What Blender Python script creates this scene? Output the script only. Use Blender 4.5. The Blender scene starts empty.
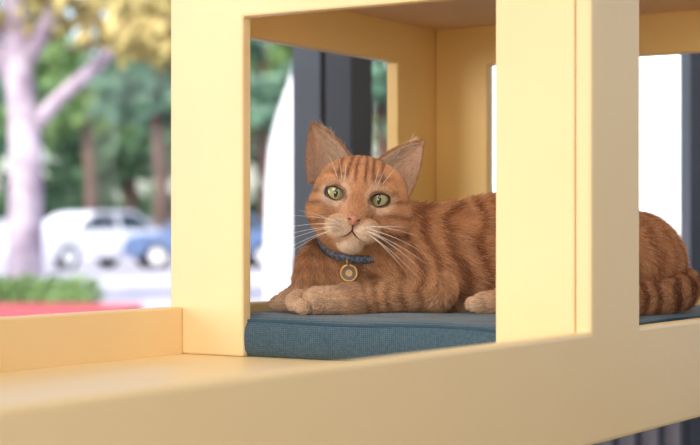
import bpy, bmesh, math, random
import numpy as np
from mathutils import Vector, Matrix
random.seed(4); rng=np.random.default_rng(7)
scene=bpy.context.scene
scene.view_settings.view_transform='Standard'
FPX=1638.0
def W(x,y,Y): return np.array([(x-350)/FPX*Y, Y, -(y-232)/FPX*Y])

# ------------------------------------------------------------ materials
def new_mat(name):
    m=bpy.data.materials.new(name); m.use_nodes=True
    nt=m.node_tree; b=nt.nodes['Principled BSDF']; return m,nt,b
def mat(name,col,rough=.5,spec=.5,metal=0,noise=None,bump=None,coat=0):
    m,nt,b=new_mat(name)
    b.inputs['Base Color'].default_value=(*col,1); b.inputs['Roughness'].default_value=rough
    b.inputs['Specular IOR Level'].default_value=spec; b.inputs['Metallic'].default_value=metal
    b.inputs['Coat Weight'].default_value=coat
    if noise:
        sc,col2,amt=noise
        tc=nt.nodes.new('ShaderNodeTexCoord'); n=nt.nodes.new('ShaderNodeTexNoise'); n.inputs['Scale'].default_value=sc
        n.inputs['Detail'].default_value=5
        nt.links.new(tc.outputs['Object'],n.inputs['Vector'])
        r=nt.nodes.new('ShaderNodeValToRGB')
        r.color_ramp.elements[0].position=.5-amt; r.color_ramp.elements[0].color=(*col,1)
        r.color_ramp.elements[1].position=.5+amt; r.color_ramp.elements[1].color=(*col2,1)
        nt.links.new(n.outputs['Fac'],r.inputs['Fac']); nt.links.new(r.outputs['Color'],b.inputs['Base Color'])
    if bump:
        sc,st=bump
        tc=nt.nodes.new('ShaderNodeTexCoord'); n=nt.nodes.new('ShaderNodeTexNoise'); n.inputs['Scale'].default_value=sc
        nt.links.new(tc.outputs['Object'],n.inputs['Vector'])
        bp=nt.nodes.new('ShaderNodeBump'); bp.inputs['Strength'].default_value=st; bp.inputs['Distance'].default_value=.002
        nt.links.new(n.outputs['Fac'],bp.inputs['Height']); nt.links.new(bp.outputs['Normal'],b.inputs['Normal'])
    return m
M_yel=mat('yellow_paint',(.91,.68,.36),.42,.4,noise=(6,(.93,.71,.40),.3),bump=(60,.15))
M_yel_bounce=mat('yellow_paint_bounce',(.91,.59,.20),.45,.35,noise=(6,(.93,.63,.24),.3),bump=(60,.15))  # same yellow deepened for the bed bay, warm interreflection put into the colour
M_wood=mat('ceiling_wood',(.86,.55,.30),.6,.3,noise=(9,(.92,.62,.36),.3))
M_mull=mat('slate_frame',(.045,.055,.085),.4,.5)
M_mulld=mat('black_frame',(.012,.012,.016),.5,.4)
M_mulll=mat('grey_frame',(.10,.12,.17),.4,.5)
M_wall=mat('wall_paint',(.72,.70,.66),.8,.2,bump=(80,.1))
M_floor=mat('room_floor',(.35,.32,.30),.4,.4,noise=(4,(.42,.38,.35),.2))
M_asph=mat('asphalt',(.42,.40,.45),.9,.1,noise=(.4,(.55,.53,.58),.25))
M_red=mat('red_kerb',(.50,.08,.09),.7,.3)
M_white=mat('white_render',(.9,.9,.9),.8,.2,bump=(20,.1))
M_glassdark=mat('dark_glass',(.03,.04,.05),.08,.7)
M_tyre=mat('tyre',(.015,.015,.015),.8,.2)
M_lamp=mat('headlight',(.8,.8,.8),.1,.8)
M_bark=mat('pale_bark',(.55,.48,.54),.9,.1,noise=(2.5,(.28,.22,.28),.15))
M_barkd=mat('dark_bark',(.10,.06,.05),.9,.1,noise=(3,(.16,.10,.08),.2))

# ------------------------------------------------------------ helpers
def link(ob,parent=None):
    scene.collection.objects.link(ob)
    if parent is not None: ob.parent=parent
    return ob
def empty(name):
    e=bpy.data.objects.new(name,None); e.empty_display_size=.05; return link(e)
def mesh_obj(name,v,f,m=None,parent=None,smooth=False,bevel=0,seg=2):
    me=bpy.data.meshes.new(name); me.from_pydata([tuple(map(float,p)) for p in v],[],[tuple(map(int,q)) for q in f]); me.update()
    bm=bmesh.new(); bm.from_mesh(me); bmesh.ops.recalc_face_normals(bm,faces=bm.faces); bm.to_mesh(me); bm.free()
    if smooth: me.polygons.foreach_set('use_smooth',[True]*len(me.polygons))
    ob=bpy.data.objects.new(name,me)
    if m: me.materials.append(m)
    link(ob,parent)
    if bevel:
        b=ob.modifiers.new('bevel','BEVEL'); b.width=bevel; b.segments=seg; b.limit_method='ANGLE'
    return ob
def box(name,x0,x1,y0,y1,z0,z1,m,parent=None,bevel=0):
    v=[(x,y,z) for x in(x0,x1) for y in(y0,y1) for z in(z0,z1)]
    f=[(0,1,3,2),(4,6,7,5),(0,4,5,1),(2,3,7,6),(0,2,6,4),(1,5,7,3)]
    return mesh_obj(name,v,f,m,parent,bevel=bevel)
def tube(name,pts,rad,m,parent=None,n=10,closed=False,smooth=True):
    pts=[np.array(p,float) for p in pts]; N=len(pts)
    if np.isscalar(rad): rad=[rad]*N
    v=[];f=[]; up=np.array([.13,.21,.97])
    for i,p in enumerate(pts):
        a=pts[(i-1)%N] if (closed or i>0) else p; b=pts[(i+1)%N] if (closed or i<N-1) else p
        t=b-a; t/=np.linalg.norm(t)+1e-12
        x=np.cross(t,up); x/=np.linalg.norm(x)+1e-12; y=np.cross(t,x)
        for j in range(n):
            an=2*math.pi*j/n; v.append(p+rad[i]*(math.cos(an)*x+math.sin(an)*y))
    R=N if closed else N-1
    for i in range(R):
        for j in range(n):
            a=i*n+j;b=i*n+(j+1)%n;c=((i+1)%N)*n+(j+1)%n;d=((i+1)%N)*n+j; f.append((a,b,c,d))
    if not closed: f.append(tuple(range(n))[::-1]); f.append(tuple(range((N-1)*n,N*n)))
    return mesh_obj(name,v,f,m,parent,smooth=smooth)

# ------------------------------------------------------------ playhouse frame
A0=np.array([-.12,1.834]); U=np.array([.541,.841]); V=np.array([.841,-.541])
def P3(s,t,z): p=A0+s*U+t*V; return (p[0],p[1],z)
play=empty('yellow_cat_playhouse')
def panel(name,mode,a,z,filled,th,m=M_yel,bev=.0025):
    f=(lambda q,w,zz:P3(q,w,zz)) if mode=='s' else (lambda q,w,zz:P3(w,q,zz))
    na,nz=len(a),len(z); v=[]
    for w in th:
        for i in range(na):
            for j in range(nz): v.append(f(a[i],w,z[j]))
    o=na*nz; idx=lambda k,i,j:k*o+i*nz+j
    fc=[]
    F=lambda i,j: 0<=i<na-1 and 0<=j<nz-1 and filled[i][j]
    for i in range(na-1):
        for j in range(nz-1):
            if not F(i,j): continue
            fc.append((idx(0,i,j),idx(0,i+1,j),idx(0,i+1,j+1),idx(0,i,j+1)))
            fc.append((idx(1,i,j),idx(1,i,j+1),idx(1,i+1,j+1),idx(1,i+1,j)))
            if not F(i-1,j): fc.append((idx(0,i,j),idx(0,i,j+1),idx(1,i,j+1),idx(1,i,j)))
            if not F(i+1,j): fc.append((idx(0,i+1,j),idx(1,i+1,j),idx(1,i+1,j+1),idx(0,i+1,j+1)))
            if not F(i,j-1): fc.append((idx(0,i,j),idx(1,i,j),idx(1,i+1,j),idx(0,i+1,j)))
            if not F(i,j+1): fc.append((idx(0,i,j+1),idx(0,i+1,j+1),idx(1,i+1,j+1),idx(1,i,j+1)))
    ob=mesh_obj(name,v,fc,m,play,bevel=bev)
    bm=bmesh.new(); bm.from_mesh(ob.data)
    loose=[q for q in bm.verts if not q.link_faces]; bmesh.ops.delete(bm,geom=loose,context='VERTS')
    bm.to_mesh(ob.data); bm.free(); return ob
panel('front_panel','s',[-1.05,-.97,0,.1226,.54,.602],[-.21,-.0989,.275,.36,.42],
      [[1,1,1,1],[1,0,0,1],[1,1,1,1],[1,0,1,1],[1,1,1,1]],(.406,.424),bev=.004)
panel('partition_panel','t',[-.104,0,.3177,.4055],[-.1398,.241,.42],[[1,1],[0,1],[1,1]],(0,.016))
panel('back_panel_open_bay','s',[-1.05,-.97,-.0002],[-.21,-.086,.36,.42],[[1,1,1],[1,0,1]],(-.104,-.085))
panel('back_panel_bed_bay','s',[.0162,.10,.4775,.602],[-.21,-.086,.2368,.42],[[1,1,1],[1,0,1],[1,1,1]],(-.104,-.085),m=M_yel_bounce)
panel('end_panel_right','t',[-.0848,0,.325,.4058],[-.21,-.086,.2368,.42],[[1,1,1],[1,0,1],[1,1,1]],(.581,.60),m=M_yel_bounce)
panel('end_panel_left','t',[-.0848,0,.325,.4058],[-.21,-.086,.36,.42],[[1,1,1],[1,0,1],[1,1,1]],(-1.049,-1.031))
def sbox(name,s0,s1,t0,t1,z0,z1,m,bev=.001):
    v=[P3(s,t,z) for s in(s0,s1) for t in(t0,t1) for z in(z0,z1)]
    f=[(0,1,3,2),(4,6,7,5),(0,4,5,1),(2,3,7,6),(0,2,6,4),(1,5,7,3)]
    return mesh_obj(name,v,f,m,play,bevel=bev)
sbox('deck',-1.03,.58,-.0848,.4058,-.158,-.14,M_yel)
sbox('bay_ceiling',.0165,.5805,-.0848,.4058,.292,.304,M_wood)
for i,(s,t) in enumerate([(.56,.385),(.56,-.065),(-1.01,.385),(-1.01,-.065)]):
    sbox('leg_%d'%(i+1),s-.02,s+.02,t-.02,t+.02,-.9,-.158,M_yel,.002)

# ------------------------------------------------------------ cushion
def cushion():
    m,nt,b=new_mat('teal_canvas')
    tc=nt.nodes.new('ShaderNodeTexCoord')
    w1=nt.nodes.new('ShaderNodeTexWave'); w1.inputs['Scale'].default_value=150; w1.bands_direction='X'
    w2=nt.nodes.new('ShaderNodeTexWave'); w2.inputs['Scale'].default_value=150; w2.bands_direction='Z'
    n=nt.nodes.new('ShaderNodeTexNoise'); n.inputs['Scale'].default_value=300
    mx=nt.nodes.new('ShaderNodeMath'); mx.operation='ADD'; mx2=nt.nodes.new('ShaderNodeMath'); mx2.operation='MULTIPLY'
    for w in (w1,w2,n): nt.links.new(tc.outputs['Object'],w.inputs['Vector'])
    nt.links.new(w1.outputs['Fac'],mx.inputs[0]); nt.links.new(w2.outputs['Fac'],mx.inputs[1])
    nt.links.new(mx.outputs[0],mx2.inputs[0]); nt.links.new(n.outputs['Fac'],mx2.inputs[1])
    r=nt.nodes.new('ShaderNodeValToRGB'); r.color_ramp.elements[0].color=(.018,.050,.078,1); r.color_ramp.elements[1].color=(.095,.16,.21,1)
    nt.links.new(mx2.outputs[0],r.inputs['Fac']); nt.links.new(r.outputs['Color'],b.inputs['Base Color'])
    bp=nt.nodes.new('ShaderNodeBump'); bp.inputs['Strength'].default_value=.7; bp.inputs['Distance'].default_value=.001
    nt.links.new(mx2.outputs[0],bp.inputs['Height']); nt.links.new(bp.outputs['Normal'],b.inputs['Normal'])
    b.inputs['Roughness'].default_value=.85; b.inputs['Specular IOR Level'].default_value=.2; b.inputs['Sheen Weight'].default_value=.25
    s0,s1,t0,t1=.004,.574,-.080,.400; ns,ntt,nz=48,42,6; zb=-.1397; H=.0455
    v=[];f=[];r_=.012
    def add(i,j,top):
        a=i/ns;b2=j/ntt
        s=s0+(s1-s0)*a;t=t0+(t1-t0)*b2
        ed=min(a*(s1-s0),(1-a)*(s1-s0),b2*(t1-t0),(1-b2)*(t1-t0))
        s+= (.006*(1-min(1,a*ns)) - .006*(1-min(1,(1-a)*ns))); t+=(.006*(1-min(1,b2*ntt))-.006*(1-min(1,(1-b2)*ntt)))
        puff=-.006*math.exp(-ed/.012)
        nz_=.0014*math.sin(31*s+5*t)*math.sin(27*t+1.5)
        z=(zb+H+puff+nz_) if top else zb
        return P3(s,t,z)
    g={}
    for top in(0,1):
        for i in range(ns+1):
            for j in range(ntt+1): g[(top,i,j)]=len(v); v.append(add(i,j,top))
        for i in range(ns):
            for j in range(ntt): f.append((g[(top,i,j)],g[(top,i+1,j)],g[(top,i+1,j+1)],g[(top,i,j+1)]))
    ring=[(i,0) for i in range(ns)]+[(ns,j) for j in range(ntt)]+[(i,ntt) for i in range(ns,0,-1)]+[(0,j) for j in range(ntt,0,-1)]
    prev=[g[(0,i,j)] for i,j in ring]
    for k in range(1,nz):
        w=k/nz; cur=[]
        for q_,(i,j) in enumerate(ring):
            pb=np.array(v[g[(0,i,j)]]); pt=np.array(v[g[(1,i,j)]])
            p=pb*(1-w)+pt*w
            out=np.zeros(2)
            if i==0: out-=U
            if i==ns: out+=U
            if j==0: out-=V
            if j==ntt: out+=V
            out/=np.linalg.norm(out)
            p[:2]+=out*(.0065+.0012*math.sin(q_*1.1)*math.sin(q_*.37))*math.sin(math.pi*w)**.5
            cur.append(len(v)); v.append(p)
        for q in range(len(ring)): f.append((prev[q],prev[(q+1)%len(ring)],cur[(q+1)%len(ring)],cur[q]))
        prev=cur
    top=[g[(1,i,j)] for i,j in ring]
    for q in range(len(ring)): f.append((prev[q],prev[(q+1)%len(ring)],top[(q+1)%len(ring)],top[q]))
    ob=mesh_obj('teal_cushion',v,f,m,None,smooth=True)
    loop=[np.array(v[q]) for q in top]
    mp=mat('piping',(.045,.09,.13),.9,.1)
    tube('piping',loop,.0018,mp,ob,n=6,closed=True)
cushion()

# ------------------------------------------------------------ CAT
KP=.00113
H0=W(357.5,196.5,1.865); roll=math.radians(9)
HE=np.array([math.cos(roll),0,-math.sin(roll)]); HN=np.array([math.sin(roll),0,math.cos(roll)]); HY=np.array([0,1.,0])
HR=np.stack([HE,HY,HN],1)      # columns local axes
def hl(x,y,z): return H0+KP*(x*HE+y*HY+z*HN)
def tol(p): return ((p-H0)@HR)/KP
prims=[]  # type,data,k,comb,len,tag
def ell(c,r,R=np.eye(3),k=.012,comb=(1,0,-.3),ln=.014,tag='b'): prims.append(('e',(np.array(c),np.array(r,float),R),k,np.array(comb,float),ln,tag))
def cap(a,b,ra,rb,k=.012,comb=None,ln=.012,tag='b'):
    a=np.array(a);b=np.array(b)
    if comb is None: comb=(b-a)/np.linalg.norm(b-a)
    prims.append(('c',(a,b,ra,rb),k,np.array(comb,float),ln,tag))
def px(Y): return Y/FPX
# torso
def chain(lst,**kw):
    for (p,q) in zip(lst[:-1],lst[1:]):
        cap(W(*p[:3]),W(*q[:3]),p[3]*px(p[2]),q[3]*px(q[2]),**kw)
chain([(355,268,1.94,45),(402,262,1.955,52),(500,257,1.985,57),(580,258,2.0,57),(632,265,2.0,51)],k=.02,comb=(1,0,-.35),ln=.012)
ell(W(326,276,1.93),(.034,.04,.038),k=.02,comb=(-.1,-.2,-1),ln=.014)         # breast / far shoulder
ell(W(394,262,1.925),(.044,.04,.048),k=.016,comb=(.6,0,-.8),ln=.012)           # near shoulder
cap(W(385,246,1.94),W(362,212,1.895),.050,.045,k=.02,comb=(.1,.2,-1),ln=.013) # neck
# near foreleg
cap(W(405,272,1.905),W(436,291,1.90),.030,.021,k=.014,comb=(.5,0,-1),ln=.009)
cap(W(436,291,1.90),W(352,299,1.872),.019,.0155,k=.010,ln=.008,tag='leg')
cap(W(352,299,1.872),W(316,301,1.864),.0155,.0145,k=.008,ln=.006,tag='paw')
for i,(dx,dy) in enumerate([(-13,-6),(-17,0),(-16,6),(-12,11)]):
    ell(W(311+dx+4*(i>2),301+dy*.55,1.876-.0085*i),(.0095,.0058,.0085),k=.002,comb=(-1,0,-.2),ln=.0035,tag='paw')
# far foreleg
cap(W(322,282,1.925),W(296,301,1.91),.022,.0150,k=.012,ln=.008,tag='leg')
cap(W(296,301,1.91),W(286,303,1.905),.0145,.013,k=.008,ln=.005,tag='paw')
for i,dx in enumerate([0,-3,-2,3]):
    ell(W(281+dx,303,1.922-.0095*i),(.0095,.0058,.0085),k=.002,comb=(-1,0,-.2),ln=.0035,tag='paw')
# haunch, hind foot
ell(W(602,276,1.955),(.062,.045,.050),k=.02,comb=(.3,0,-1),ln=.012)
cap(W(575,298,1.90),W(500,303,1.885),.020,.0135,k=.012,ln=.008,tag='leg')
cap(W(500,303,1.885),W(484,304,1.883),.0135,.0130,k=.006,ln=.005,tag='paw')
for i,dx in enumerate([0,-4,-4,0]):
    ell(W(478+dx,304,1.896-.008*i),(.009,.0055,.008),k=.002,comb=(-1,0,-.2),ln=.0035,tag='paw')
# tail
tl=[(664,276,2.02,20),(682,284,1.985,15.5),(682,293,1.93,15),(664,297,1.885,14.5),(636,300,1.85,14),(604,302,1.84,13),(572,304,1.84,11)]
for p,q in zip(tl[:-1],tl[1:]): cap(W(*p[:3]),W(*q[:3]),p[3]*px(p[2]),q[3]*px(q[2]),k=.002,ln=.008,tag='tail')
# head
def hell(c,r,k=.008,ln=.006,comb=(0,1,0),R=None): ell(hl(*c),np.array(r)*KP,HR if R is None else HR@R,k,comb,ln,'h')
hell((3,20,3),(47,46,38),k=.014,ln=.005)
hell((1,8,9),(35,35,28),ln=.005)
for s in(-1,1):
    hell((s*27+4,6,-18),(24,26,20),k=.012,ln=.008)
    hell((s*12,-30,-33.5),(15,15,12),k=.004,ln=.0038)
    hell((s*23,-14,11.5),(14,12.5,6.5),k=.005,ln=.004)
    hell((s*24,-8,-14),(12,12,8),k=.006,ln=.004)
    hell((s*10,-24,-6),(8,10,14),k=.008,ln=.0035)
hell((0,-20,-47),(13,18,9.5),k=.006,ln=.005)
cap(hl(0,-17,12),hl(0,-40,-19),15*KP,9.5*KP,k=.008,ln=.003,tag='h')
cap(hl(-5,12,-28),hl(8,35,-35),28*KP,34*KP,k=.014,ln=.011,tag='h')
def Ry(a): c,s=math.cos(a),math.sin(a); return np.array([[c,0,-s],[0,1,0],[s,0,c]])
TL=19
def eyeloc(q,s): # almond-rotated coordinates
    a=math.radians(TL)*s; x=q[...,0]-s*21.8; z=q[...,2]-0
    return x*math.cos(a)+z*math.sin(a), -x*math.sin(a)+z*math.cos(a)
sockets=[(hl(s*21.8,-27,-.5),np.array([9.0,13,5.8])*KP,HR@Ry(math.radians(TL)*s)) for s in(-1,1)]
def d_prim(p,pr):
    ty,d=pr[0],pr[1]
    if ty=='e':
        q=((p-d[0])@d[2]); a=q/d[1]; k0=np.sqrt((a*a).sum(-1))+1e-9; b=a/d[1]; k1=np.sqrt((b*b).sum(-1))+1e-9
        return k0*(k0-1)/k1
    a,b,ra,rb=d; ba=b-a; h=np.clip(((p-a)@ba)/(ba@ba),0,1)
    return np.sqrt(((p-a-h[...,None]*ba)**2).sum(-1))-(ra+(rb-ra)*h)
def smin(a,b,k):
    h=np.maximum(k-np.abs(a-b),0)/k; return np.minimum(a,b)-h*h*k*.25
ZF=-.0945
def finish(p,d,carve=True):
    if carve:
        for c,r,R in sockets:
            e=d_prim(p,('e',(c,r,R))); d=-smin(-d,e,.0015)
    return -smin(-d,-(ZF-p[...,2]),.006)
def sdf(p,carve=True):
    d=np.full(p.shape[:-1],.2)
    for pr in prims: d=smin(d,d_prim(p,pr),pr[2])
    return finish(p,d,carve)
def bounds(pr):
    ty,d=pr[0],pr[1]
    if ty=='e': m=d[1].max(); return d[0]-m,d[0]+m
    m=max(d[2],d[3]); return np.minimum(d[0],d[1])-m,np.maximum(d[0],d[1])+m
def surface_nets(h):
    lo=np.min([bounds(p)[0] for p in prims],0)-3*h; hi=np.max([bounds(p)[1] for p in prims],0)+3*h
    n=np.ceil((hi-lo)/h).astype(int)+1
    D=np.full(n,.2)
    ax=[lo[i]+h*np.arange(n[i]) for i in range(3)]
    for pr in prims:
        a,b=bounds(pr); i0=np.maximum(((a-.025-lo)/h).astype(int),0); i1=np.minimum(((b+.025-lo)/h).astype(int)+2,n)
        sl=tuple(slice(i0[i],i1[i]) for i in range(3))
        g=np.stack(np.meshgrid(*[ax[i][sl[i]] for i in range(3)],indexing='ij'),-1)
        D[sl]=smin(D[sl],d_prim(g,pr),pr[2])
    g=np.stack(np.meshgrid(*ax,indexing='ij'),-1)
    D=finish(g,D); S=D<0
    cnt=sum(S[i:n[0]-1+i,j:n[1]-1+j,k:n[2]-1+k].astype(int) for i in(0,1) for j in(0,1) for k in(0,1))
    act=(cnt>0)&(cnt<8); idx=-np.ones(act.shape,int); idx[act]=np.arange(act.sum())
    pos=(np.argwhere(act)+.5)*h+lo
    F=[]
    for axis in range(3):
        o=[q for q in range(3) if q!=axis]
        s0=[slice(None)]*3; s1=[slice(None)]*3; s0[axis]=slice(0,-1); s1[axis]=slice(1,None)
        E=S[tuple(s0)]!=S[tuple(s1)]; ii=np.argwhere(E)
        ok=np.all([(ii[:,q]>0)&(ii[:,q]<n[q]-1) for q in o],0); ii=ii[ok]
        def c(da,db):
            t=ii.copy(); t[:,o[0]]-=da; t[:,o[1]]-=db; return idx[t[:,0],t[:,1],t[:,2]]
        q=np.stack([c(1,1),c(0,1),c(0,0),c(1,0)],1)
        ins=S[ii[:,0],ii[:,1],ii[:,2]]; 
        if axis==1: ins=~ins
        q[~ins]=q[~ins][:,::-1]; F.append(q)
    return pos,np.concatenate(F)
def grad(p,e=.0008):
    g=np.stack([sdf(p+np.eye(3)[i]*e)-sdf(p-np.eye(3)[i]*e) for i in range(3)],-1)/(2*e)
    return g
verts,faces=surface_nets(.0019)
for it in range(4):
    g=grad(verts); d=sdf(verts); nn=(g*g).sum(-1)+1e-3
    step=g*(d/nn)[:,None]; L=np.linalg.norm(step,axis=1); step*=np.minimum(1,.0012/(L+1e-9))[:,None]; verts=verts-step
print('cat verts',len(verts),len(faces))

# colours -------------------------------------------------
fr=rng.normal(size=(14,3)); fr/=np.linalg.norm(fr,axis=1)[:,None]; ph=rng.uniform(0,6.28,14)
def sn(p,sc):
    out=0
    for i in range(14): out=out+np.sin((p@fr[i])*sc*(1+.13*i)+ph[i])
    return out/3.7
def sstep(a,b,x): t=np.clip((x-a)/(b-a),0,1); return t*t*(3-2*t)
BASE=np.array([.57,.255,.110]); DARK=np.array([.24,.078,.030]); CREAM=np.array([.84,.67,.52]); LITE=np.array([.69,.40,.22])
def weights(p):
    D=np.stack([d_prim(p,pr) for pr in prims],-1); w=np.exp(-(D-D.min(-1,keepdims=True))/.005); w/=w.sum(-1,keepdims=True); return w
isH=np.array([pr[5]=='h' for pr in prims]); isL=np.array([pr[5]=='leg' for pr in prims]); isP=np.array([pr[5]=='paw' for pr in prims]); isT=np.array([pr[5]=='tail' for pr in prims])
COMB=np.array([pr[3]/np.linalg.norm(pr[3]) for pr in prims]); LEN=np.array([pr[4] for pr in prims])
def blob(q,c,r): return np.exp(-(((q-np.array(c))/np.array(r))**2).sum(-1))
def mix(c,t,w): return c*(1-w[:,None])+t*w[:,None]
def color(p,w):
    n1=sn(p,60); n2=sn(p,160); n3=sn(p,30); n4=sn(p+3,45)
    X=p[:,0]; Z=p[:,2]
    phs=(X*1.0+.30*Z)*2*math.pi/.027+2.2*n3+1.2*n1
    st=sstep(-.1,.8,np.sin(phs)+.35*n2)*(.75+.25*np.clip(n4,-1,1))
    lowf=sstep(-.095,-.05,Z)
    col=np.tile(BASE,(len(p),1)); col=mix(col,LITE,.55*(1-lowf)+.35*sstep(.2,-.8,np.sin(phs)))
    col=mix(col,DARK,st*(.5+.38*lowf)*sstep(-.06,.0,X-.0))
    chest=sstep(.035,-.02,X)*sstep(.02,-.02,Z); col=mix(col,LITE,chest*.35)
    col=mix(col,DARK,chest*.45*sstep(.1,.8,np.sin(Z*2*math.pi/.017+1.5*n3+8*X)))
    wl=w[:,isL].sum(1); c=np.tile(LITE,(len(p),1)); c=mix(c,DARK,.68*sstep(.1,.9,np.sin(X*2*math.pi/.016+1.8*n1))); col=col*(1-wl[:,None])+c*wl[:,None]
    wp=w[:,isP].sum(1); c=np.tile(LITE*.6+CREAM*.4,(len(p),1)); col=col*(1-wp[:,None])+c*wp[:,None]
    wt=w[:,isT].sum(1); c=np.tile(BASE*.5+LITE*.5,(len(p),1)); c=mix(c,DARK,.85*sstep(-.1,.6,np.sin(X*2*math.pi/.022+n1))); col=col*(1-wt[:,None])+c*wt[:,None]
    # head
    wh=w[:,isH].sum(1); q=tol(p); ax=np.abs(q[:,0]); y=q[:,1]; z=q[:,2]
    c=np.tile(BASE*.6+LITE*.4,(len(p),1))
    front=sstep(20,-5,y)
    for x0,x1,wd in((5,3,1.8),(13,9,2.0),(22,18,2.1)):
        t=np.clip((z-12)/36,0,1); xx=x0+(x1-x0)*t+1.0*n1
        c=mix(c,DARK,.88*np.exp(-((ax-xx)/wd)**2)*sstep(9,16,z))
    c=mix(c,DARK,.65*np.exp(-((z-(17+.1*ax))/2.0)**2)*sstep(11,17,ax)*sstep(34,26,ax))
    for z0,sl in((-3,.30),(-15,.12),(-28,-.15)):
        zz=z0+sl*(ax-30)+1.6*n1; c=mix(c,DARK,.8*np.exp(-((z-zz)/2.3)**2)*sstep(24,34,ax))
    qa=np.stack([ax,y,z],-1)
    e=((ax-21.8)/14)**2+((z+0)/11.5)**2
    c=mix(c,CREAM,.42*sstep(1.5,.9,e)*front)
    c=mix(c,CREAM,.35*blob(qa,(13,-25,13),(5,30,4)))
    c=mix(c,CREAM,.5*blob(qa,(24,-20,-10),(9,30,4)))
    c=mix(c,BASE*.85,.6*blob(qa,(0,-30,-6),(8,40,15)))
    c=mix(c,LITE*.7+CREAM*.3,.5*blob(qa,(12,-30,-12),(5,40,9)))
    c=mix(c,CREAM,.85*np.clip(1.4*blob(qa,(12,-38,-34),(13,22,9)),0,1))
    c=mix(c,CREAM,.9*np.clip(1.4*blob(qa,(0,-30,-50),(14,25,9)),0,1))
    for zz in(-28,-32,-36): c=mix(c,DARK,.4*np.exp(-((z-zz)/.9)**2)*sstep(9,12,ax)*sstep(21,17,ax)*front)
    e2=((ax-21.8)/10.2)**2+(z/7.6)**2
    c=mix(c,np.array([.14,.05,.03]),.7*sstep(1.25,.95,e2)*front)
    c=mix(c,DARK,.7*np.exp(-((ax-11.5+.25*(z+6))/1.6)**2)*sstep(-14,-7,z)*sstep(1,-4,z)*front)
    col=col*(1-wh[:,None])+c*wh[:,None]
    return np.clip(col*(1+.07*n2[:,None]),0,1)

cat=empty('orange_tabby_cat')
def attr_mat(name,rough,sp):
    m,nt,b=new_mat(name); a=nt.nodes.new('ShaderNodeAttribute'); a.attribute_name='fcol'
    nt.links.new(a.outputs['Color'],b.inputs['Base Color']); b.inputs['Roughness'].default_value=rough; b.inputs['Specular IOR Level'].default_value=sp
    return m
M_skin=attr_mat('cat_undercoat',.9,.1); M_fur=attr_mat('cat_fur',.6,.25)
me=bpy.data.meshes.new('body'); me.from_pydata(verts.tolist(),[],faces.tolist()); me.update()
at=me.attributes.new('fcol','FLOAT_COLOR','POINT')
wv=weights(verts); cv=color(verts,wv)*.6
at.data.foreach_set('color',np.concatenate([cv,np.ones((len(cv),1))],1).ravel().astype(np.float32))
me.polygons.foreach_set('use_smooth',[True]*len(me.polygons)); me.materials.append(M_skin)
link(bpy.data.objects.new('body',me),cat)

# collar ------------------------------------------------------------
CN=np.array([.03,-.50,.86]); CN/=np.linalg.norm(CN); C0=W(360,238,1.915)
cx=np.array([1.,0,0]); cx-=CN*(cx@CN); cx/=np.linalg.norm(cx); cy=np.cross(CN,cx)
cring=[]
for i in range(64):
    a=2*math.pi*i/64; dr=math.cos(a)*cx+math.sin(a)*cy; r=np.linspace(.02,.10,160); dd=sdf(C0+r[:,None]*dr)
    hit=np.argmax(dd>0) if (dd>0).any() else 60
    cring.append(min(r[hit],.049 if math.cos(a)<.2 else .044))
cring=np.array(cring)
for _ in range(4): cring=(np.roll(cring,1)+np.roll(cring,-1)+2*cring)/4
v=[];f=[]
for i in range(64):
    a=2*math.pi*i/64; dr=math.cos(a)*cx+math.sin(a)*cy
    for (dr_,dn) in((.0035,-.0055),(.0055,-.0045),(.0055,.0045),(.0035,.0055)): v.append(C0+(cring[i]+dr_)*dr+CN*dn)
for i in range(64):
    for j in range(4): f.append((i*4+j,((i+1)%64)*4+j,((i+1)%64)*4+(j+1)%4,i*4+(j+1)%4))
mesh_obj('collar',v,f,mat('blue_nylon',(.045,.065,.11),.7,.3,noise=(300,(.18,.21,.27),.1)),cat,smooth=True)
def surfY(x,y):
    Ys=np.linspace(1.70,2.0,400); P=np.stack([W(x,y,Y) for Y in Ys]); d=sdf(P); return Ys[np.argmax(d<0)]
M_brass=mat('brass',(.72,.42,.13),.35,.5,metal=.6); M_brassd=mat('dark_enamel',(.13,.08,.04),.35,.5)
Yt=surfY(349,272)-.012
tc_=W(349,273,Yt)
def disc(name,c,r,th,m,nrm=(0,-1,0),n=28):
    q=Vector(nrm).to_track_quat('Z','Y'); v=[];f=[]
    for z in(-th/2,th/2):
        for i in range(n): p=q@Vector((r*math.cos(2*math.pi*i/n),r*math.sin(2*math.pi*i/n),z)); v.append(np.array(p)+c)
    f=[tuple(range(n)),tuple(range(n,2*n))]+[(i,(i+1)%n,n+(i+1)%n,n+i) for i in range(n)]
    return mesh_obj(name,v,f,m,cat)
disc('tag_face',tc_,.0085,.0016,M_brassd,(0,-1,.15))
def ring(name,c,r,tr,m,nx=(1,0,0),nz=(0,0,1)):
    nx=np.array(nx,float);nz=np.array(nz,float)
    tube(name,[c+r*(math.cos(a)*nx+math.sin(a)*nz) for a in np.linspace(0,2*math.pi,24,endpoint=False)],tr,m,cat,n=8,closed=True)
ring('tag_rim',tc_,.0092,.0015,M_brass)
ring('split_ring',W(349,261,Yt-.001),.0045,.0009,M_brass,(.5,.8,0))
disc('tag_emblem',tc_+np.array([0,-.0012,0]),.0042,.0012,mat('tag_enamel',(.55,.33,.13),.4,.4),(0,-1,.15),n=8)

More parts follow.
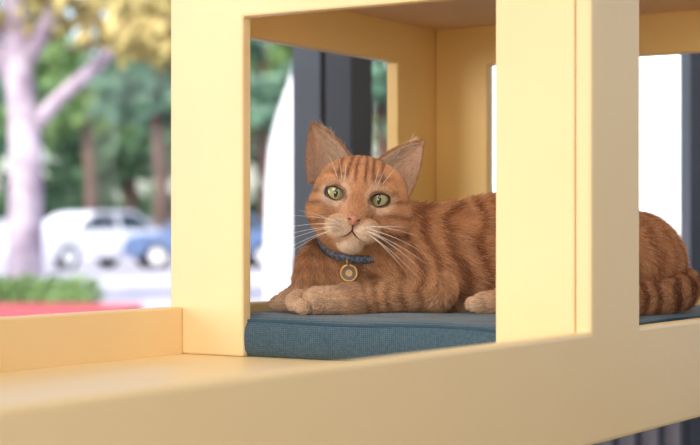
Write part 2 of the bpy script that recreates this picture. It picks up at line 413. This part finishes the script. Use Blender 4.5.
# fur ---------------------------------------------------------------
tri=np.concatenate([faces[:,[0,1,2]],faces[:,[0,2,3]]])
def sample(vs,tr,N,wt=None):
    a,b,c=vs[tr[:,0]],vs[tr[:,1]],vs[tr[:,2]]; ar=np.linalg.norm(np.cross(b-a,c-a),axis=1)/2
    if wt is not None: ar=ar*wt((a+b+c)/3)
    k=rng.choice(len(tr),N,p=ar/ar.sum()); r1=np.sqrt(rng.random(N)); r2=rng.random(N)
    return a[k]*(1-r1)[:,None]+b[k]*(r1*(1-r2))[:,None]+c[k]*(r1*r2)[:,None], k
def make_hair(name,root,nrm,comb,length,cols,lift=.35,rad=.00022,npt=5,jit=.25,mat_=M_fur,curl=.25):
    N=len(root); t=comb-nrm*(comb*nrm).sum(-1,keepdims=True); t/=np.linalg.norm(t,axis=1,keepdims=True)+1e-9
    d=t+nrm*lift+rng.normal(size=(N,3))*jit; d/=np.linalg.norm(d,axis=1,keepdims=True)
    if np.isscalar(length): length=np.full(N,length)
    length=length*rng.uniform(.6,1.15,N)
    P=np.zeros((N,npt,3)); 
    for i in range(npt):
        s=i/(npt-1); P[:,i]=root+(d*s+ (t*.6-nrm*lift)*curl*s*s)*length[:,None]
    hc=bpy.data.hair_curves.new(name); hc.add_curves([npt]*N)
    hc.attributes['position'].data.foreach_set('vector',P.reshape(-1).astype(np.float32))
    ra=hc.attributes.get('radius') or hc.attributes.new('radius','FLOAT','POINT')
    prof=np.array([1,.95,.8,.55,.15]) if npt==5 else np.linspace(1,.15,npt)
    rad=np.broadcast_to(rad,(N,))
    ra.data.foreach_set('value',(rad[:,None]*prof).ravel().astype(np.float32))
    ca=hc.attributes.new('fcol','FLOAT_COLOR','CURVE')
    ca.data.foreach_set('color',np.concatenate([cols,np.ones((N,1))],1).ravel().astype(np.float32))
    hc.materials.append(mat_); ob=bpy.data.objects.new(name,hc); link(ob,cat); return ob
def dens(c):
    q=tol(c); hd=((np.abs(q[:,0])<60)&(q[:,2]>-60)&(q[:,1]<45)).astype(float)
    return (1+3.5*hd)*(c[:,2]>ZF+.001)*(1-.7*((c[:,0]>.19)&(c[:,0]<.30)))
root,k=sample(verts,tri,240000,dens)
g=grad(root); nrm=g/(np.linalg.norm(g,axis=1,keepdims=True)+1e-9)
w=weights(root); comb=w@COMB; ln=w@LEN; q=tol(root); wh=w[:,isH].sum(1)
d=q-np.array([0,-44,-26]); d/=np.linalg.norm(d,axis=1,keepdims=True)+1e-6
d[:,1]+=.4; d[:,2]-=.55*sstep(-34,-44,q[:,2])*1.0
for s in(-1,1):
    r=q-np.array([s*21.8,-24,0]); R=np.linalg.norm(r[:,[0,2]],axis=1); r=r/(np.linalg.norm(r,axis=1,keepdims=True)+1e-6)
    d+=r*(1.6*sstep(18,9,R))[:,None]
hc_=(d@HR.T); comb=comb*(1-wh[:,None])+hc_*wh[:,None]
comb+= .25*np.stack([sn(root,40),sn(root+1,45),sn(root+2,42)],-1)*(.1+.9*(1-wh))[:,None]
foreh=wh*sstep(-5,10,q[:,2]); ln=ln*(1-.25*foreh)
nose_d=np.sqrt((q[:,0]/8)**2+((q[:,2]+25.5)/6)**2)
ln*=np.where(wh>.5,np.clip(nose_d/2.2,.35,1),1)
keep=np.ones(len(root),bool)
for s in(-1,1):
    a,b=eyeloc(q,s); keep&=~((((a/9.6)**2+((b+.5)/6.5)**2)<1)&(q[:,1]<5))
    R=np.sqrt((a/9.6)**2+(b/6.6)**2); ln*=np.where((wh>.5)&(q[:,1]<10),np.clip((R-.6)*.8,.35,1),1)
keep&=~((nose_d<.75)&(q[:,1]<-30))
rel=root-C0; hh=rel@CN; rr=np.linalg.norm(rel-hh[:,None]*CN,axis=1); lft=root[:,0]<.022
keep&=~((np.abs(hh)<.005)&(rr<.056)&(root[:,1]<1.96)&lft); ln*=np.where((hh>.0)&(hh<.018)&(rr<.065)&(root[:,1]<1.93)&lft,.7,1)
root,nrm,comb,ln,w,wh=root[keep],nrm[keep],comb[keep],ln[keep],w[keep],wh[keep]
col=color(root,w); rnd=rng.uniform(.80,1.2,len(root)); col=np.clip(col*rnd[:,None],0,1)
lt=rng.random(len(root))<.06; col[lt]=col[lt]*.5+CREAM*.5
make_hair('fur',root,nrm,comb,ln,col,lift=.34,rad=.00025-.00006*wh)

# ears --------------------------------------------------------------
M_ear=attr_mat('ear_skin',.7,.2)
for s in(-1,1):
    tip=np.array([s*57,14,66.]); bo=np.array([s*50,12,4.]); bi=np.array([s*11,12,35.])
    nu,nv=17,15; g={}; v=[]
    for j in range(nv):
        t=j/(nv-1)
        o=bo*(1-t)+tip*t; i_=bi*(1-t)+tip*t
        o=o+np.array([s*4.0,0,1])*math.sin(math.pi*t)**.9; i_=i_+np.array([-s*2.0,0,4.0])*math.sin(math.pi*t)
        for i in range(nu):
            a=i/(nu-1); p=o*(1-a)+i_*a
            dep=17*(1-t)**.8*math.sin(math.pi*a)**.8
            p=p+np.array([0,dep,0]); 
            p[1]+=-4*a*(1-t)
            g[(i,j)]=len(v); v.append(hl(*p))
    v=np.array(v); fc=[(g[(i,j)],g[(i+1,j)],g[(i+1,j+1)],g[(i,j+1)]) for i in range(nu-1) for j in range(nv-1)]
    c_in=np.array([.70,.41,.31]); 
    tr=np.array([(a,b,c) for a,b,c,d_ in fc]+[(a,c,d_) for a,b,c,d_ in fc])
    me=bpy.data.meshes.new('ear'); me.from_pydata(v.tolist(),[],fc); me.update()
    at=me.attributes.new('fcol','FLOAT_COLOR','POINT'); cc=np.tile(c_in,(len(v),1))
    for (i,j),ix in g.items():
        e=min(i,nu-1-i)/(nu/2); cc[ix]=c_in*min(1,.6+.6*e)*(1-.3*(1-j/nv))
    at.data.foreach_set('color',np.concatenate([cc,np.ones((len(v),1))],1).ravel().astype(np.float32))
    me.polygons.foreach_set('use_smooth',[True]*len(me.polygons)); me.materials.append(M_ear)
    eo=bpy.data.objects.new('ear_left' if s<0 else 'ear_right',me); link(eo,cat)
    sm=eo.modifiers.new('solid','SOLIDIFY'); sm.thickness=.0016; sm.offset=0
    upv=(hl(*tip)-hl(*((bo+bi)/2))); upv/=np.linalg.norm(upv)
    rt,kk=sample(v,tr,9000); nn=np.cross(v[tr[kk,1]]-v[tr[kk,0]],v[tr[kk,2]]-v[tr[kk,0]]); nn/=np.linalg.norm(nn,axis=1)[:,None]+1e-9
    nn*=np.sign(nn[:,1])[:,None]+1e-9
    cl=np.tile(BASE*.75,(len(rt),1))*rng.uniform(.7,1.3,len(rt))[:,None]
    make_hair('ear_fur_back',rt+nn*.0009,nn,np.tile(upv,(len(rt),1)),.0035,np.clip(cl,0,1),lift=.2,rad=.00022)
    rt,kk=sample(v,tr,3000); nn=np.cross(v[tr[kk,1]]-v[tr[kk,0]],v[tr[kk,2]]-v[tr[kk,0]]); nn/=np.linalg.norm(nn,axis=1)[:,None]+1e-9
    nn*=-(np.sign(nn[:,1])[:,None]+1e-9)
    cl=np.tile(LITE*.5+CREAM*.4,(len(rt),1))*rng.uniform(.7,1.1,len(rt))[:,None]
    make_hair('ear_down',rt+nn*.0009,nn,np.tile(upv+HE*s*.5,(len(rt),1)),.0035,np.clip(cl,0,1),lift=.2,rad=.00016)
    rp=[];rn=[]
    for _ in range(1500):
        j=random.random()*(nv-1.01); side=0 if random.random()<.5 else nu-1; j0=int(j); fr_=j-j0
        p=v[g[(side,j0)]]*(1-fr_)+v[g[(side,j0+1)]]*fr_; rp.append(p); rn.append((HE*(s if side==0 else -s)+np.array([0,-.3,0])))
    rp=np.array(rp)+rng.normal(size=(1500,3))*.0004; rn=np.array(rn)
    cl=np.tile(BASE*.6+LITE*.2,(1500,1))*rng.uniform(.6,1.1,1500)[:,None]
    make_hair('ear_fur_rim',rp,rn/np.linalg.norm(rn,axis=1)[:,None],np.tile(upv,(1500,1)),.003,np.clip(cl,0,1),lift=.3,rad=.00022)
    rp=[];cb=[]
    for _ in range(620):
        j=random.random()**1.3*(nv-4); i=nu-1-random.random()**1.5*7; p=v[g[(int(i),int(j))]]+rng.normal(size=3)*.001
        rp.append(p); cb.append(HE*s*.6+HN*.8+rng.normal(size=3)*.15+np.array([0,-.15,0]))
    for _ in range(260):
        i=4+random.random()*(nu-5); p=v[g[(int(i),0)]]+rng.normal(size=3)*.001; rp.append(p); cb.append(HN*1.0+HE*s*.1+rng.normal(size=3)*.15)
    rp=np.array(rp);cb=np.array(cb); n0=np.tile(np.array([0,-1.,0]),(len(rp),1))
    make_hair('ear_tufts',rp,n0,cb,.013,np.tile(CREAM*.9,(len(rp),1)),lift=.2,rad=.00015,jit=.1)

# eyes --------------------------------------------------------------
def eye_mat():
    m,nt,b=new_mat('cat_eye'); tc=nt.nodes.new('ShaderNodeTexCoord'); sp=nt.nodes.new('ShaderNodeSeparateXYZ'); nt.links.new(tc.outputs['Object'],sp.inputs[0])
    def M(op,a,b_=None):
        n=nt.nodes.new('ShaderNodeMath'); n.operation=op
        for i,q in enumerate((a,b_)):
            if q is None: continue
            if isinstance(q,(int,float)): n.inputs[i].default_value=q
            else: nt.links.new(q,n.inputs[i])
        return n.outputs[0]
    def rad_(a,c):
        x=M('DIVIDE',sp.outputs['X'],a); z=M('DIVIDE',sp.outputs['Z'],c)
        return M('SQRT',M('ADD',M('MULTIPLY',x,x),M('MULTIPLY',z,z)))
    R1=rad_(12.5*KP,12.5*KP); R2=rad_(2.1*KP,5.0*KP)
    cr=nt.nodes.new('ShaderNodeValToRGB'); e=cr.color_ramp.elements
    e[0].position=.15;e[0].color=(.36,.36,.16,1); e[1].position=.84;e[1].color=(.02,.02,.01,1)
    x=e.new(.48);x.color=(.36,.32,.15,1); x=e.new(.68);x.color=(.18,.165,.08,1)
    nt.links.new(R1,cr.inputs['Fac'])
    c2=nt.nodes.new('ShaderNodeValToRGB'); c2.color_ramp.elements[0].position=.90;c2.color_ramp.elements[0].color=(0,0,0,1);c2.color_ramp.elements[1].position=1.0;c2.color_ramp.elements[1].color=(1,1,1,1)
    nt.links.new(R2,c2.inputs['Fac'])
    mx=nt.nodes.new('ShaderNodeMix');mx.data_type='RGBA';nt.links.new(c2.outputs['Color'],mx.inputs[0])
    mx.inputs[6].default_value=(.003,.003,.003,1); nt.links.new(cr.outputs['Color'],mx.inputs[7]); nt.links.new(mx.outputs[2],b.inputs['Base Color'])
    b.inputs['Roughness'].default_value=.15; b.inputs['Coat Weight'].default_value=.5; b.inputs['Coat Roughness'].default_value=.03
    return m
M_eye=eye_mat(); M_lid=mat('eyelid_skin',(.05,.02,.014),.6,.3)
def faceY(x,z,carve=True):
    ys=np.linspace(-75,0,300); P=np.stack([hl(x,y,z) for y in ys]); d=sdf(P,carve); i=np.argmax(d<0); return ys[i] if d[i]<0 else -20
for s in(-1,1):
    me=bpy.data.meshes.new('eye'); bm=bmesh.new(); bmesh.ops.create_uvsphere(bm,u_segments=40,v_segments=28,radius=12.6*KP); bm.to_mesh(me); bm.free()
    me.polygons.foreach_set('use_smooth',[True]*len(me.polygons)); me.materials.append(M_eye)
    eo=bpy.data.objects.new('eye_left' if s<0 else 'eye_right',me); link(eo,cat)
    R=Matrix([[HR[i][j] for j in range(3)] for i in range(3)]).to_4x4()
    yc=faceY(s*21.8,0,False)+11.2
    eo.matrix_world=Matrix.Translation(Vector(hl(s*21.8,yc,-.3)))@R
    al=math.radians(TL)*s; N=44; rows=[]
    for sc,mode in((.97,0),(1.02,1),(1.12,2),(1.28,3)):
        row=[]
        for i in range(N):
            a=2*math.pi*i/N; ca,sa=math.cos(a),math.sin(a)
            X=9.4*ca*sc; h=(4.9 if sa>0 else 6.3); Z=h*math.copysign(abs(sa)**1.2,sa)*(sc if mode<2 else sc+.06)-.2
            x=X*math.cos(al)-Z*math.sin(al); z=X*math.sin(al)+Z*math.cos(al)
            ys=yc-math.sqrt(max(12.6**2-x*x-z*z,8)); yf=faceY(s*21.8+x,z,False)
            y={0:ys+.2,1:ys-.9,2:min(ys-.6,yf-.6),3:yf+.6}[mode]
            row.append(hl(s*21.8+x,y,z))
        rows.append(row)
    v=[p for r in rows for p in r]; f=[(k*N+i,k*N+(i+1)%N,(k+1)*N+(i+1)%N,(k+1)*N+i) for k in range(3) for i in range(N)]
    mesh_obj('eyelid',v,f,M_lid,cat,smooth=True)

# nose, mouth, whiskers
v=[];f=[]; outline=[(-7.4,-20.5),(-4,-19.2),(0,-18.8),(4,-19.2),(7.4,-20.5),(6.2,-24),(2.6,-27.5),(0,-29),(-2.6,-27.5),(-6.2,-24)]
yn=faceY(0,-24)
for rr_,dy in((1.12,3.0),(1.0,-.6),(.55,-2.2)):
    for x,z in outline: v.append(hl(x*rr_,yn+dy+abs(x)*.25,-23.5+(z+23.5)*rr_))
v.append(hl(0,yn-2.6,-23)); n=len(outline)
for L_ in(0,1):
    for i in range(n): f.append((L_*n+i,L_*n+(i+1)%n,(L_+1)*n+(i+1)%n,(L_+1)*n+i))
for i in range(n): f.append((2*n+i,2*n+(i+1)%n,3*n))
mesh_obj('nose',v,f,mat('nose_leather',(.44,.17,.12),.65,.25,noise=(400,(.54,.24,.18),.2)),cat,smooth=True)
M_mouth=mat('mouth_line',(.10,.03,.02),.6,.2)
for s in(-1,1):
    tube('nostril',[hl(s*3.0,yn-1.9,-24.5),hl(s*4.6,yn-1.2,-23.6),hl(s*5.8,yn-.4,-24.2)],.7*KP,M_mouth,cat,n=6)
    path=[(0,-29),(0,-35),(s*3,-38.5),(s*7,-41.5),(s*12,-43.5),(s*16,-44.5)]
    tube('mouth',[hl(x,faceY(x,z)-1.4,z) for x,z in path],[.8*KP]*4+[.6*KP,.2*KP],M_mouth,cat,n=6)
M_wh=mat('whisker',(.88,.86,.82),.4,.4)
def whisk(p0,dirs,L_,sag):
    pts=[];
    for i in range(10):
        t=i/9; pts.append(hl(*(np.array(p0)+np.array(dirs)*L_*t+np.array([0,6*t*t,-sag*t*t]))))
    tube('whisker',pts,[(.18*(1-t)+.05)*KP for t in np.linspace(0,1,10)],M_wh,cat,n=5)
for s in(-1,1):
    for i,(x,z,dx,dz,L_,sg) in enumerate([(14,-28,.95,.10,54,8),(17,-31,.97,-.08,62,12),(15,-33,.95,-.2,66,10),(18,-34,.93,-.28,58,12),(16,-36,.9,-.38,56,10),(19,-37,.86,-.48,46,8),(13,-30,.93,.28,44,6)]):
        whisk((s*x,faceY(s*x,z)-.5,z),(s*dx,-.12-.05*i,dz),L_,sg)
    for x,z,dx,dz,L_ in((18,14,.25,.95,24),(22,14,.45,.85,26),(15,15,.1,1,18)):
        whisk((s*x,faceY(s*x,z)-.3,z),(s*dx,-.3,dz),L_,2)

# ------------------------------------------------------------ ROOM
YW=3.2
box('floor',-3.2,3.2,-2.6,YW+.1,-1.0,-.9,M_floor)
box('ceiling',-3.2,3.2,-2.6,YW+.1,1.8,1.9,M_wall)
box('wall_left',-3.3,-3.2,-2.6,YW+.1,-.9,1.8,M_wall)
box('wall_right',3.2,3.3,-2.6,YW+.1,-.9,1.8,M_wall)
box('wall_back',-3.2,3.2,-2.7,-2.6,-.9,1.8,M_wall)
box('wall_window_header',-3.2,3.2,YW,YW+.1,1.5,1.8,M_wall)
def wx(x,Y=YW): return (x-350)/FPX*Y
wf=empty('window_frame')
box('sill',-3.2,3.2,YW,YW+.08,-.9,-.82,M_mull,wf)
box('head',-3.2,3.2,YW,YW+.08,1.44,1.5,M_mull,wf)
box('mullion_face_a',wx(293),wx(321),YW-.02,YW+.08,-.82,1.44,M_mulll,wf,.002)
box('mullion_groove',wx(321),wx(326),YW,YW+.08,-.82,1.44,M_mulld,wf)
box('mullion_face_b',wx(326),wx(352),YW-.02,YW+.08,-.82,1.44,M_mull,wf,.002)
box('mullion_door_edge',wx(352),wx(372),YW-.035,YW+.08,-.82,1.44,M_mulld,wf,.002)
for i,(a,b) in enumerate([(688,722),(-330,-300)]):
    box('mullion_%d'%i,wx(a),wx(b),YW-.02,YW+.08,-.82,1.44,M_mull,wf,.002)
gm=bpy.data.materials.new('window_glass'); gm.use_nodes=True; nt=gm.node_tree; nt.nodes.clear()
o=nt.nodes.new('ShaderNodeOutputMaterial'); mx=nt.nodes.new('ShaderNodeMixShader'); t1=nt.nodes.new('ShaderNodeBsdfTransparent'); gl=nt.nodes.new('ShaderNodeBsdfGlossy')
gl.inputs['Roughness'].default_value=.02; mx.inputs[0].default_value=.004; nt.links.new(t1.outputs[0],mx.inputs[1]); nt.links.new(gl.outputs[0],mx.inputs[2]); nt.links.new(mx.outputs[0],o.inputs[0])
edges=[(-3.2,wx(-330)),(wx(-300),wx(293)),(wx(372),wx(688)),(wx(722),3.2)]
M_kick=mat('kick_panel',(.30,.29,.35),.6,.3); 
for i,(a,b) in enumerate(edges):
    box('window_%d'%(i+1),a,b,YW+.04,YW+.046,-.36,1.44,gm)
    box('kick_panel_%d'%i,a,b,YW+.01,YW+.05,-.82,-.36,M_kick,wf)
    x=a+.02
    while x<b-.01: box('kick_rib',x,x+.012,YW-.004,YW+.0099,-.82,-.36,M_mull,wf); x+=.045

# ------------------------------------------------------------ OUTDOORS
G=-.95
box('street_ground',-120,120,YW+.1,260,G-.3,G,M_asph)
box('red_kerb',-9,-2.35,16.6,18.6,G,G+.14,M_red,bevel=.03)
def leafmat(name,c1,c2):
    m=mat(name,c1,.8,.1,noise=(1.2,c2,.25)); return m
LM=[leafmat('leaves_green',(.09,.19,.07),(.28,.40,.15)),leafmat('leaves_blue_green',(.07,.17,.11),(.22,.36,.24)),leafmat('leaves_yellow',(.28,.26,.09),(.58,.46,.20)),leafmat('leaves_dark',(.04,.09,.05),(.11,.19,.10))]
def leaves(name,blobs,n,size,m,parent):
    v=[];f=[]
    for _ in range(n):
        c,r=random.choice(blobs); d=rng.normal(size=3); d/=np.linalg.norm(d); p=np.array(c)+d*np.array(r)*rng.random()**.4
        a=rng.normal(size=3);a/=np.linalg.norm(a);b=np.cross(a,rng.normal(size=3));b/=np.linalg.norm(b)
        s=size*rng.uniform(.5,1.3); k=len(v); v+= [p-a*s,p-b*s*.55,p+a*s,p+b*s*.55]; f.append((k,k+1,k+2,k+3))
    me=bpy.data.meshes.new(name); me.from_pydata([tuple(map(float,q)) for q in v],[],f); me.materials.append(m)
    return link(bpy.data.objects.new(name,me),parent)
def tree(name,x,Y,h,tr,crown,nleaf,ls,lm,bm_=M_barkd,branches=()):
    root=tube(name,[(x,Y,G-.1),(x+.05*h*.1,Y,G+h*.3),(x-.02*h,Y,G+h*.6),(x,Y,G+h)],[tr*1.2,tr,tr*.8,tr*.4],bm_,None,n=12)
    for i,b in enumerate(branches): tube('branch_%d'%i,b[0],b[1],bm_,root,n=8)
    leaves('foliage',crown,nleaf,ls,lm,root); return root
def w3(x,y,Y): return tuple(W(x,y,Y))
b1=[([w3(30,130,22),w3(62,95,22),w3(100,62,21.8),w3(140,20,21.5),w3(165,-30,21.5)],[.13,.10,.09,.08,.05]),
    ([w3(25,60,22),w3(50,20,22),w3(60,-40,22)],[.15,.12,.08]),([w3(20,90,22),w3(-10,40,22),w3(-30,-40,22)],[.15,.12,.08])]
tree('sycamore_tree',wx(24,22),22,6.5,.22,[((wx(120,22),22,3.0),(1.6,1,.6)),((wx(-20,22),22,3.3),(1.8,1,.8)),((wx(60,22),22,3.6),(2,1,.7)),((wx(150,21),21,2.6),(.7,.5,.5))],900,.16,LM[2],M_bark,b1)
specs=[(90,60,9,.22,0,(90,90)),(160,46,8,.2,1,(170,80)),(-40,64,9,.3,1,(-20,80)),(230,62,9,.25,0,(250,90)),(265,48,7,.2,1,(275,70)),(330,66,10,.3,0,(330,90)),(385,60,9,.3,1,(385,90)),(130,80,11,.3,3,(120,130)),(20,84,11,.3,3,(10,130)),(230,86,11,.3,3,(220,130)),(430,80,11,.3,0,(450,110))]
for x,Y,h,r,l,(cx_,cy_) in specs:
    c=W(cx_,cy_,Y); k=Y/60
    bl=[((c[0]+rng.uniform(-2.4,2.4)*k,Y+rng.uniform(-1,1),c[2]+rng.uniform(-2.0,2.4)*k),(1.5*k,1.3*k,.9*k)) for _ in range(7)]
    tree('street_tree',wx(x,Y),Y,h,r,bl,1400,.32*k,LM[l])
hedge=empty('hedge'); leaves('hedge_leaves',[((X_,92,G+1.6),(2.6,1.2,1.9)) for X_ in range(-42,20,3)],5000,.5,LM[3],hedge)
leaves('shrub',[((wx(x,19.5),19.5,G+.22),(.28,.3,.22)) for x in(-30,0,25,55,80)],2200,.05,LM[0],empty('roadside_shrub'))
def car(name,X,Y,rot,paint,cm=1.0):
    e=empty(name); e.location=(X,Y,G); e.rotation_euler=(0,0,rot)
    mp=mat(name+'_paint',paint,.3,.5,coat=.6)
    side=[(-2.2,.30),(-2.28,.55),(-2.2,.80),(-1.25,.98),(-1.1,1.0),(1.75,1.02),(2.15,.95),(2.25,.6),(2.2,.30)]
    def ext(nm,prof,w0,w1f,m,bev):
        v=[];n=len(prof)
        for sgn in(-1,1):
            for x,z in prof: v.append((x,sgn*w1f(z),z))
        f=[tuple(range(n)),tuple(range(n,2*n))]+[(i,(i+1)%n,n+(i+1)%n,n+i) for i in range(n)]
        return mesh_obj(nm,v,f,m,e,bevel=bev,seg=3)
    ext('hull',side,0,lambda z:.92-.06*abs(z-.7),mp,.07)
    ext('glasshouse',[(-1.15,.98),(-.35,1.42),(1.05,1.44),(1.8,1.0)],0,lambda z:.84-.30*(z-.98),M_glassdark,.04)
    ext('roof',[(-.45,1.40),(-.25,1.47),(.9,1.49),(1.15,1.41)],0,lambda z:.70,mp,.03)
    for x in(-1.15,.35,1.7):
        ext('pillar',[(x-.04,.98),(x+(.72 if x<-1 else (-.04 if x<1 else -.72))-.04,1.42),(x+(.72 if x<-1 else(-.04 if x<1 else -.72))+.04,1.42),(x+.04,.98)],0,lambda z:.86-.30*(z-.98),mp,0)
    for x in(-1.4,1.4):
        for y in(-.82,.82):
            tube('wheel',[(x,y-.1,.33),(x,y+.1,.33)],.33,M_tyre,e,n=24,smooth=False); tube('rim',[(x,y-.11,.33),(x,y+.11,.33)],.2,M_lamp,e,n=16,smooth=False)
    for y in(-.66,.66): box('headlamp',-2.3,-2.15,y-.17,y+.17,.66,.8,M_lamp,e,.03)
    box('grille',-2.31,-2.2,-.4,.4,.45,.68,M_glassdark,e,.02)
    return e
car('white_car',wx(88,42),42,math.radians(50),(.8,.8,.84))
car('blue_car',wx(205,43),43,math.radians(15),(.10,.16,.30))
car('silver_car',wx(20,66),66,math.radians(80),(.5,.52,.55))
car('white_van',wx(150,70),70,math.radians(20),(.8,.8,.82))
wb=empty('white_building'); box('facade',.95,9,14,20,G,4.5,M_white,wb); box('parapet',.9,9.05,13.95,20.05,4.5,4.7,M_white,wb); box('shopfront',4.2,6.2,13.97,14.02,G,1.6,M_glassdark,wb)
ff=empty('white_feather_flag'); Yf=8
prof=[(293,70),(286,90),(277,115),(269,150),(266,190),(265,240),(265,300),(290,318),(293,200)]
v=[];
for dy in(-.01,.01):
    for x,y in prof: p=W(x,y,Yf); v.append((p[0],Yf+dy,p[2]))
n=len(prof); mesh_obj('sail',v,[tuple(range(n)),tuple(range(n,2*n))]+[(i,(i+1)%n,n+(i+1)%n,n+i) for i in range(n)],mat('flag_cloth',(.9,.9,.92),.9,.1),ff)
tube('pole',[W(294,60,Yf),W(294,200,Yf),(W(294,300,Yf)[0],Yf,G)],.012,M_mulll,ff)

# ------------------------------------------------------------ LIGHT
w_=bpy.data.worlds.new('World'); scene.world=w_; w_.use_nodes=True; nt=w_.node_tree; bg=nt.nodes['Background']
sky=nt.nodes.new('ShaderNodeTexSky'); sky.sky_type='NISHITA'; sky.sun_disc=False; sky.sun_elevation=math.radians(48); sky.sun_rotation=math.radians(200); sky.dust_density=2.5
nt.links.new(sky.outputs[0],bg.inputs[0]); bg.inputs[1].default_value=.36
sl=bpy.data.lights.new('sun','SUN'); sl.energy=4.4; sl.angle=.01; sl.color=(1,.95,.88); so=bpy.data.objects.new('sun',sl); link(so)
so.rotation_euler=Vector((.35,.75,-.85)).to_track_quat('-Z','Y').to_euler()
def area(name,loc,tgt,size,en,col=(1,.96,.9)):
    l=bpy.data.lights.new(name,'AREA'); l.shape='RECTANGLE'; l.size=size[0]; l.size_y=size[1]; l.energy=en; l.color=col
    o=bpy.data.objects.new(name,l); link(o); o.location=loc; o.rotation_euler=(Vector(tgt)-Vector(loc)).to_track_quat('-Z','Y').to_euler(); return o
area('ceiling_lamp',(-.9,-.2,1.7),(-.1,1.8,0),(1.4,1.0),44)
area('ceiling_lamp_rear',(.8,-1.2,1.7),(.2,1.8,0),(1.4,1.0),30)
area('soft_fill_left',(-2.6,.9,.5),(0,1.9,0),(1.0,1.4),34,(.95,.97,1))  # added soft source, stands in for window light from the left
area('front_fill',(-.7,-2.2,.35),(.1,2.0,.05),(1.4,1.0),40,(1,.97,.93))  # added unseen fill behind the camera, brightens the bay from the front
bl_=P3(.17,.30,.286); area('bay_fill',bl_,(bl_[0]-.05,bl_[1]+.12,0),(.08,.08),.5,(1,.88,.7))  # added warm fill hidden under the bay ceiling, brightens the interior

# ------------------------------------------------------------ CAMERA
cd=bpy.data.cameras.new('camera'); cam=bpy.data.objects.new('camera',cd); link(cam)
cd.sensor_width=36; cd.lens=FPX/700*36; cd.shift_y=9.5/700; cam.location=(0,0,0); cam.rotation_euler=(math.radians(90),0,0)
cd.clip_start=.05; cd.clip_end=500; cd.dof.use_dof=True; cd.dof.focus_distance=1.84; cd.dof.aperture_fstop=5.2
scene.camera=cam
